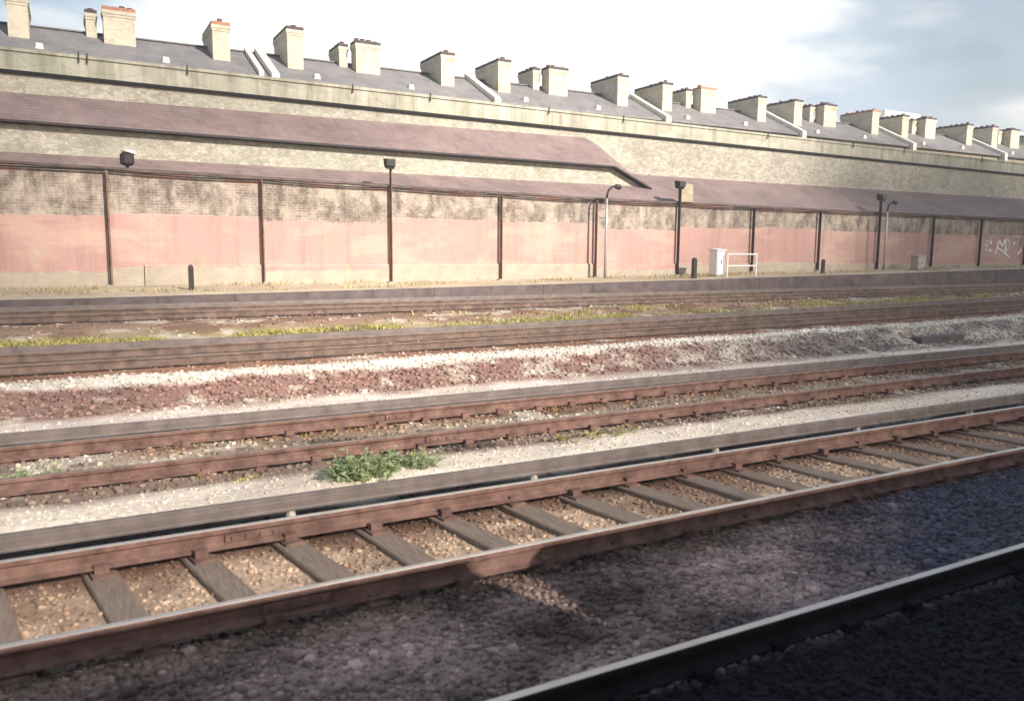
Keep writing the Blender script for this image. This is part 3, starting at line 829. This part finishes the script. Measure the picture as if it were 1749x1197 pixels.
for u in (0.020, 0.028, 0.128, 0.32, 0.424, 0.605, 0.735, 1.032, 1.243, 1.385, 1.63):
    x = u*VY
    b = MB(); b.box(x-0.02, x+0.02, -0.055, -0.022, vtop(x)-0.24-via.location.z, vtop(x)+0.08-via.location.z); b.build('stanchion', M['iron'], via)

# lean-to with a mauve slate roof along the foot of the viaduct
LY0, LZ0, LY1, LZ1 = 27.45, H+1.98, VY-0.003, H+3.42
def lz(y): return LZ0+(LZ1-LZ0)*(y-LY0)/(LY1-LY0)
lean = empty('lean_to', 'long low lean-to with a dark mauve slate roof behind the brick wall', 'lean-to', (0, 28.5, H-1.24))
def lift(x): return -0.0012*max(x, 0)
b = MB(); strip_mesh(b, lambda x: [(LY0+0.02, H-1.4), (VY-0.1, H-1.4), (VY-0.1, lz(VY-0.1)-0.13), (LY0+0.02, LZ0-0.13)], xs_, lean); b.build('wall', M['dirt_brick'], lean)
b = MB(); strip_mesh(b, lambda x: [(LY0-0.05, LZ0-0.11), (LY1, LZ1-0.12), (LY1, LZ1), (LY0-0.05, LZ0)], xs_, lean); b.build('roof', M['mauve'], lean)
b = MB(); strip_mesh(b, lambda x: [(VY-0.06, lz(VY-0.06)+0.005), (VY-0.004, lz(VY-0.06)+0.005), (VY-0.004, LZ1+0.07), (VY-0.03, LZ1+0.06)], [x for x in xs_ if x > 22.9], lean); b.build('flashing', M['concrete'], lean)

# raised covered walkway: its roof runs level and comes down to the lean-to in the middle of the picture
wk = empty('covered_walkway', 'raised covered walkway with mauve roof and pebbly front, sloping down in mid picture', 'walkway', (0, 29, H-1.24))
EY = 28.9
XA, XB = 20.75, 22.75
def ez(x):
    e = H+3.66-0.0065*max(x, -20)
    if x > XA: e = e+(lz(EY)+0.02-e)*min(1, (x-XA)/(XB-XA))
    return e
def tz(x):
    e = H+4.715+0.007*max(x, -20)
    f = min(1, max(0, (x-XA+0.35)/(XB-XA+0.35)))
    return e+(LZ1+0.02-e)*(f**1.25)
xw = list(np.arange(-60, 20, 2.0))+[20, 20.3, 20.5, 20.75, 21, 21.25, 21.5, 21.75, 22, 22.25, 22.5, 22.75]
b = MB(); strip_mesh(b, lambda x: [(EY+0.1, lz(EY+0.1)-0.2), (VY-0.02, lz(EY+0.1)-0.2), (VY-0.02, max(tz(x)-0.12, lz(EY+.1)-.15)), (EY+0.1, max(ez(x)-0.10, lz(EY+0.1)-0.15))], xw, wk); b.build('wall', M['rubble'], wk)
b = MB(); strip_mesh(b, lambda x: [(EY-0.10, ez(x)-0.07), (VY-0.003, tz(x)-0.10), (VY-0.003, tz(x)), (EY-0.10, ez(x))], xw, wk); b.build('roof', M['mauve'], wk)
b = MB(); strip_mesh(b, lambda x: [(EY-0.20, ez(x)-0.08), (EY-0.103, ez(x)-0.08), (EY-0.103, ez(x)-0.01), (EY-0.20, ez(x)-0.01)], xw, wk); b.build('gutter', M['iron'], wk)

# ------------------------------------------------------------------ the terrace
EAY, EAZ, RIY, RIZ = 34.8, H+6.88, 37.8, H+8.40
def rz(y): return EAZ+(RIZ-EAZ)*(y-EAY)/(RIY-EAY) if y < RIY else RIZ-(RIZ-EAZ)*(y-RIY)/(RIY-EAY)
UNIT = 10.28
def stack(root, x0, x1, y0, y1, zt, pots, along='y', orange=False):
    cx, cy = root.location.x, root.location.y
    zb = rz(y0)-0.5 - root.location.z
    zt -= root.location.z
    b = MB()
    b.box(x0-cx, x1-cx, y0-cy, y1-cy, zb, zt-0.30)
    b.box(x0-cx-0.022, x1-cx+0.022, y0-cy-0.022, y1-cy+0.022, zt-0.30, zt-0.20)
    b.box(x0-cx-0.045, x1-cx+0.045, y0-cy-0.045, y1-cy+0.045, zt-0.20, zt-0.06)
    st = b.build('chimney_stack', M['stack'], root)
    b = MB(); b.box(x0-cx-0.03, x1-cx+0.03, y0-cy-0.03, y1-cy+0.03, zt-0.058, zt+0.075); b.build('capping', M['orange'] if orange else M['capdark'], st)
    for k in range(pots):
        f = (k+0.5)/pots
        px, py = ((x0+x1)/2, y0+(y1-y0)*f) if along == 'y' else (x0+(x1-x0)*f, (y0+y1)/2)
        px -= cx; py -= cy
        hh = random.uniform(0.14, 0.22)
        b = MB(); b.tube([(px, py, zt+0.05), (px, py, zt+0.08), (px, py, zt+hh-0.03), (px, py, zt+hh)], [0.13, 0.11, 0.10, 0.125], 8)
        b.build('chimney_pot', M['claypot'], st)
HL = ['terraced house at the far left, its front stack cut by the picture edge',
      'terraced house second from the left, its parapet a double white line',
      'terraced house third from the left, above the brightest stretch of viaduct',
      'terraced house fourth from the left, its stacks left of the blue sky',
      'terraced house fifth from the left, under the grey clouds',
      'terraced house sixth from the left, in front of the white tower block',
      'terraced house at the far right, beside the dark distant building']
for k in range(7):
    c = -2.45+UNIT*k
    jz = random.uniform(-0.08, 0.08)
    r = empty('terraced_house', HL[k], 'house', (c, EAY, H-1.24), 'row of terraced houses')
    ox, oy, oz = r.location
    b = MB(); b.box(0.18, UNIT-0.002, 0.2, 5.6, 0, EAZ-oz-0.1); b.build('wall', M['dirt_brick'], r)
    b = MB()
    t_ = 0.10
    for (ya, za, yb, zb) in ((EAY, EAZ, RIY, RIZ), (RIY, RIZ, 2*RIY-EAY, EAZ)):
        b.hexa(rel(r, [(c+0.16, ya, za-t_), (c+UNIT-0.16, ya, za-t_), (c+UNIT-0.16, yb, zb-t_), (c+0.16, yb, zb-t_), (c+0.16, ya, za), (c+UNIT-0.16, ya, za), (c+UNIT-0.16, yb, zb), (c+0.16, yb, zb)]))
    b.build('roof', M['slate'], r)
    b = MB(); b.box(0.165, UNIT-0.165, RIY-EAY-0.11, RIY-EAY+0.11, RIZ-oz+0.003, RIZ-oz+0.05); b.build('ridge_tiles', M['slate'], r)
    b = MB()
    for (ya, za, yb, zb) in ((EAY-0.25, EAZ-0.13, RIY, RIZ), (RIY, RIZ, 2*RIY-EAY, EAZ)):
        b.hexa(rel(r, [(c-0.16, ya, za-0.6), (c+0.158, ya, za-0.6), (c+0.158, yb, zb-0.6), (c-0.16, yb, zb-0.6), (c-0.16, ya, za+0.24), (c+0.158, ya, za+0.24), (c+0.158, yb, zb+0.24), (c-0.16, yb, zb+0.24)]))
    b.build('party_parapet', M['parapet_white'], r)
    if k in (1,):
        b = MB()
        b.hexa(rel(r, [(c-0.62, EAY, EAZ+.01), (c-0.42, EAY, EAZ+.01), (c-0.42, RIY, RIZ+.01), (c-0.62, RIY, RIZ+.01), (c-0.62, EAY, EAZ+0.2), (c-0.42, EAY, EAZ+0.2), (c-0.42, RIY, RIZ+0.2), (c-0.62, RIY, RIZ+0.2)]))
        b.build('party_parapet', M['parapet_white'], r)
    top = H+9.08+jz
    stack(r, c+0.90, c+1.58, 36.25, 38.75, top+(0.25 if k == 1 else 0), 6)
    stack(r, c+3.52, c+3.90, 37.35, 38.9, H+9.15+jz, 4)
    stack(r, c+4.12, c+5.26, 36.75, 37.45, H+9.22, 4, 'x', k in (0, 3))
    stack(r, c+UNIT-2.16, c+UNIT-1.48, 36.25, 38.75, top+random.uniform(-0.05, 0.06), 6, 'y', k in (0, 4))
    for dx in (1.9, 6.2):
        yv = EAY+0.5
        b = MB(); b.hexa(rel(r, [(c+dx-0.14, yv-0.1, rz(yv)-0.1), (c+dx+0.14, yv-0.1, rz(yv)-0.1), (c+dx+0.14, yv+0.15, rz(yv)+0.02), (c+dx-0.14, yv+0.15, rz(yv)+0.02), (c+dx-0.10, yv-0.08, rz(yv)+0.16), (c+dx+0.10, yv-0.08, rz(yv)+0.16), (c+dx+0.10, yv+0.1, rz(yv)+0.2), (c+dx-0.10, yv+0.1, rz(yv)+0.2)])); b.build('roof_vent', M['parapet_white'], r)

# ------------------------------------------------------------------ far buildings beyond the roofs
def block(name, label, cat, u0, u1, y, ttop, mt, floors, bays, depth=8):
    x0, x1 = u0*y, u1*y
    ztop = H+ttop*y
    o = empty(name, label, cat, ((x0+x1)/2, y, 0))
    w = (x1-x0)/2
    b = MB(); b.box(-w, w, 0, depth, -1, ztop); b.build('wall', mt, o)
    b = MB(); b.box(-w-0.2, w+0.2, -0.2, depth+0.2, ztop+0.003, ztop+0.5); b.build('roof', mt, o)
    n = 0
    for f in range(floors):
        for i in range(bays):
            zc_ = ztop-1.9-3.0*f
            xc = -w+(i+0.5)*2*w/bays
            b = MB(); b.box(xc-0.6, xc+0.6, -0.06, -0.003, zc_-0.7, zc_+0.7); b.build('window', M['glassdark'], o)
block('tower_block', 'white tower block seen above the roofs near the right', 'building', 1.325, 1.422, 140, 0.2520, M['far_white'], 3, 6, 14)
block('office_building', 'low dark building beyond the last chimneys on the right', 'building', 1.59, 1.66, 75, 0.2270, M['far_dark'], 2, 3)
block('apartment_block', 'pale flat roofed block at the right edge beyond the terrace', 'building', 1.69, 1.84, 95, 0.2415, M['far_white'], 3, 5, 10)
block('tower_block', 'small white block glimpsed between chimneys left of the grey clouds', 'building', 0.905, 0.968, 150, 0.2275, M['far_white'], 2, 4, 10)

# ------------------------------------------------------------------ weeds and grass
def blades(x, y, h, w, lean_, mat, name, zoff=0.0):
    n = len(x)
    z = gz(x, y)-0.02+zoff
    a = rng.uniform(0, 2*PI, n); d = rng.uniform(0, 2*PI, n); l = lean_*h*rng.random(n)
    dx, dy = np.cos(a)*w/2, np.sin(a)*w/2
    ex, ey = np.cos(d)*l, np.sin(d)*l
    P = np.stack([np.stack([x-dx, y-dy, z], -1), np.stack([x+dx, y+dy, z], -1),
                  np.stack([x+dx*.8+ex*.4, y+dy*.8+ey*.4, z+h*.6], -1), np.stack([x+ex, y+ey, z+h], -1), np.stack([x-dx*.8+ex*.4, y-dy*.8+ey*.4, z+h*.6], -1)], 1)
    F = np.arange(n)[:, None]*5+np.array([0, 1, 2, 3, 4])[None]
    return np_mesh(name, P.reshape(-1, 3), F, mat)
def clumpy(n, x0, x1, y0, y1, thr, seed, fx=0.9):
    x = rng.uniform(x0, x1, n); y = rng.uniform(y0, y1, n)
    k = fbm(x*fx, y*1.5, seed) > thr
    return x[k], y[k]
x, y = clumpy(26000, -3, 14, 17.45, 18.7, 0.44, 81)
x2, y2 = clumpy(12000, 8, 36, 17.6, 20.2, 0.60, 83)
x, y = np.concatenate([x, x2]), np.concatenate([y, y2])
tag(blades(x, y, rng.uniform(0.03, 0.15, len(x)), rng.uniform(0.02, 0.05, len(x)), 1.0, M['yellow'], 'grass'), kind='stuff', label='yellow green grass growing in the strip between the two far tracks')
x, y = clumpy(15000, -3, 46, 24.5, 26.9, 0.58, 85)
tag(blades(x, y, rng.uniform(0.03, 0.17, len(x)), rng.uniform(0.015, 0.04, len(x)), 0.9, M['straw'], 'dry_grass'), kind='stuff', label='straw coloured dry grass along the foot of the brick wall')
x, y = clumpy(3600, -2, 22, 9.6, 12.0, 0.64, 87)
tag(blades(x, y, rng.uniform(0.03, 0.10, len(x)), rng.uniform(0.015, 0.03, len(x)), 0.8, M['yellow'], 'weeds'), kind='stuff', label='thin yellowish weeds among the ballast of the second track')

x, y = clumpy(2600, -1.5, 12, 8.55, 9.25, 0.60, 89)
tag(blades(x, y, rng.uniform(0.03, 0.12, len(x)), rng.uniform(0.012, 0.03, len(x)), 1.1, M['yellow'], 'weeds'), kind='stuff', label='straggling yellowish weeds along the far edge of the sandy path')

def plant(label, x0, y0, rx, ry, h, n, grp=None, leaf='green'):
    """a spreading weed: stems from a crown, each with leaves"""
    zb = float(gz(x0, y0))
    o = empty('weed_clump', label, 'plant', (x0, y0, zb), grp)
    sb = MB()
    L = []
    for i in range(n):
        a = random.uniform(0, 2*PI); q = math.sqrt(random.random())
        bx, by = rx*q*math.cos(a), ry*q*math.sin(a)
        hh = h*random.uniform(0.30, 1.0)*(1-0.45*q*q)*(1.5 if random.random() < 0.12 else 1)
        tx, ty = bx+random.uniform(-.1, .1)+bx*.15, by+random.uniform(-.08, .08)
        bz = float(gz(x0+bx, y0+by))-zb-0.02
        sb.tube([(bx, by, bz), ((bx+tx)/2, (by+ty)/2, bz+hh*.55), (tx, ty, bz+hh)], [0.006, 0.005, 0.003], 4)
        for j in range(random.randint(4, 11)):
            f = random.uniform(0.15, 1.0)
            L.append((bx+(tx-bx)*f, by+(ty-by)*f, bz+hh*f))
    sb.build('stems', M['green'], o)
    L = np.array(L); m_ = len(L)
    a = rng.uniform(0, 2*PI, m_); ln = rng.uniform(0.03, 0.13, m_); w = ln*rng.uniform(.15, .55, m_)
    d = np.stack([np.cos(a), np.sin(a), rng.uniform(-.2, .7, m_)], -1)
    sd = np.stack([-np.sin(a), np.cos(a), rng.uniform(-.4, .4, m_)], -1)
    P = np.stack([L, L+d*ln[:, None]*.5+sd*w[:, None]*.5, L+d*ln[:, None]-np.array([0, 0, .02]), L+d*ln[:, None]*.5-sd*w[:, None]*.5], 1)
    ob = np_mesh('leaves', P.reshape(-1, 3), np.arange(m_*4).reshape(-1, 4), M[leaf])
    ob.parent = o
plant('bushy green weed clump beside the sandy path in mid picture', 2.66, 8.22, 0.34, 0.34, 0.27, 120, 'weed clumps on the path')
plant('lighter low weed clump right against the bushy green one', 3.18, 8.36, 0.42, 0.28, 0.22, 85, 'weed clumps on the path')
plant('green weed clump at the left edge between the second track rails', -0.6, 9.75, 0.42, 0.25, 0.22, 60, 'weed clumps on the path')
plant('sparse weed clump on the sandy path, right of the bushy one', 6.05, 8.7, 0.75, 0.25, 0.10, 22, 'weed clumps on the path', 'yellow')

# ------------------------------------------------------------------ odds and ends on the ballast
def slab(name, label, cat, x, y, lx, ly, lz_, mt, rot=0.0, grp=None):
    b = MB(); b.box(-lx/2, lx/2, -ly/2, ly/2, -0.06, lz_)
    o = b.build(name, mt, None, 0.015)
    o.location = (x, y, float(gz(x, y))); o.rotation_euler = (0, 0, rot)
    return tag(o, label, cat, grp)
slab('concrete_block', 'long grey concrete trough lid lying on the rough bank at the right', 'concrete slab', 1.52*13.2, 13.1, 1.9, 0.32, 0.13, M['darkconc'], 0.03)
slab('concrete_block', 'pale flat slab left of its twin on the far brown ballast, left of centre', 'concrete slab', 0.107*15.9, 16.1, 0.42, 0.35, 0.05, M['palestone'], 0.0, 'pale slabs lying on the ballast')
slab('concrete_block', 'pale flat slab right of its twin on the far brown ballast, left of centre', 'concrete slab', 0.17*15.9, 16.1, 0.48, 0.35, 0.05, M['palestone'], 0.1, 'pale slabs lying on the ballast')
slab('concrete_block', 'pair of pale stones between the white ridge and the far rails, right', 'concrete slab', 1.16*16.0, 16.0, 0.9, 0.3, 0.06, M['palestone'], 0.02)

# ------------------------------------------------------------------ the train the picture is taken from
def carriage(label, x0, x1):
    o = empty('train_carriage', label, 'train', ((x0+x1)/2, -1.5, 0), 'train the photograph is taken from')
    hl = (x1-x0)/2
    prof = [(-1.32, 1.05), (1.24, 1.05), (1.25, 2.9), (1.22, H+0.98), (1.0, H+1.27), (0.5, H+1.43), (0, H+1.47), (-0.5, H+1.43), (-1.0, H+1.27), (-1.30, H+0.98), (-1.33, 2.9)]
    b = MB(); b.sweep(prof, [(-hl, 0, 0), (hl, 0, 0)], [0, 0, 0, 1, 1, 1, 1, 1, 1, 0, 0]); b.build('body', [M['train_paint'], M['train_roof']], o)
    for s in (1, -1):
        n = 8
        for i in range(n):
            xc = -hl+(i+0.5)*2*hl/n
            y = 1.252 if s > 0 else -1.336
            b = MB(); b.box(xc-0.75, xc+0.75, min(y, y+0.01*s), max(y, y+0.01*s), 2.05, 2.85); b.build('window', M['glassdark'], o)
    for xb in (-hl+3, hl-3):
        b = MB(); b.box(xb-1.7, xb+1.7, -1.05, 1.05, 0.55, 1.04); bg_ = b.build('bogie', M['iron'], o)
        for dx in (-1.2, 1.2):
            for sy in (-0.7525, 0.7525):
                b = MB(); b.tube([(xb+dx, sy-0.06, 0.68), (xb+dx, sy+0.06, 0.68)], 0.47, 20); b.build('wheel', M['iron'], bg_)
carriage('train carriage with the photographer at its window', -14.4, 4.68)
carriage('next carriage of the train, coupled ahead', 5.35, 25.1)
track('railway track the train itself runs on', -2.2525, zn, (-2, 10), conductor=False, sleepers=False)

# ------------------------------------------------------------------ thin haze added to imitate the milky veil of the window
def veil_haze():
    mt = bpy.data.materials.new('veil_haze'); mt.use_nodes = True
    t = mt.node_tree; t.nodes.clear()
    o_ = t.nodes.new('ShaderNodeOutputMaterial')
    v = nd(t, 'ShaderNodeVolumePrincipled', {'Color': (0.95, 0.95, 0.97, 1), 'Density': 0.0018, 'Anisotropy': 0.2})
    t.links.new(v.outputs[0], o_.inputs['Volume'])
    b = MB(); b.box(-120, 290, -60, 175, -1.5, 40.5)
    tag(b.build('veil_haze', mt), kind='stuff')
veil_haze()
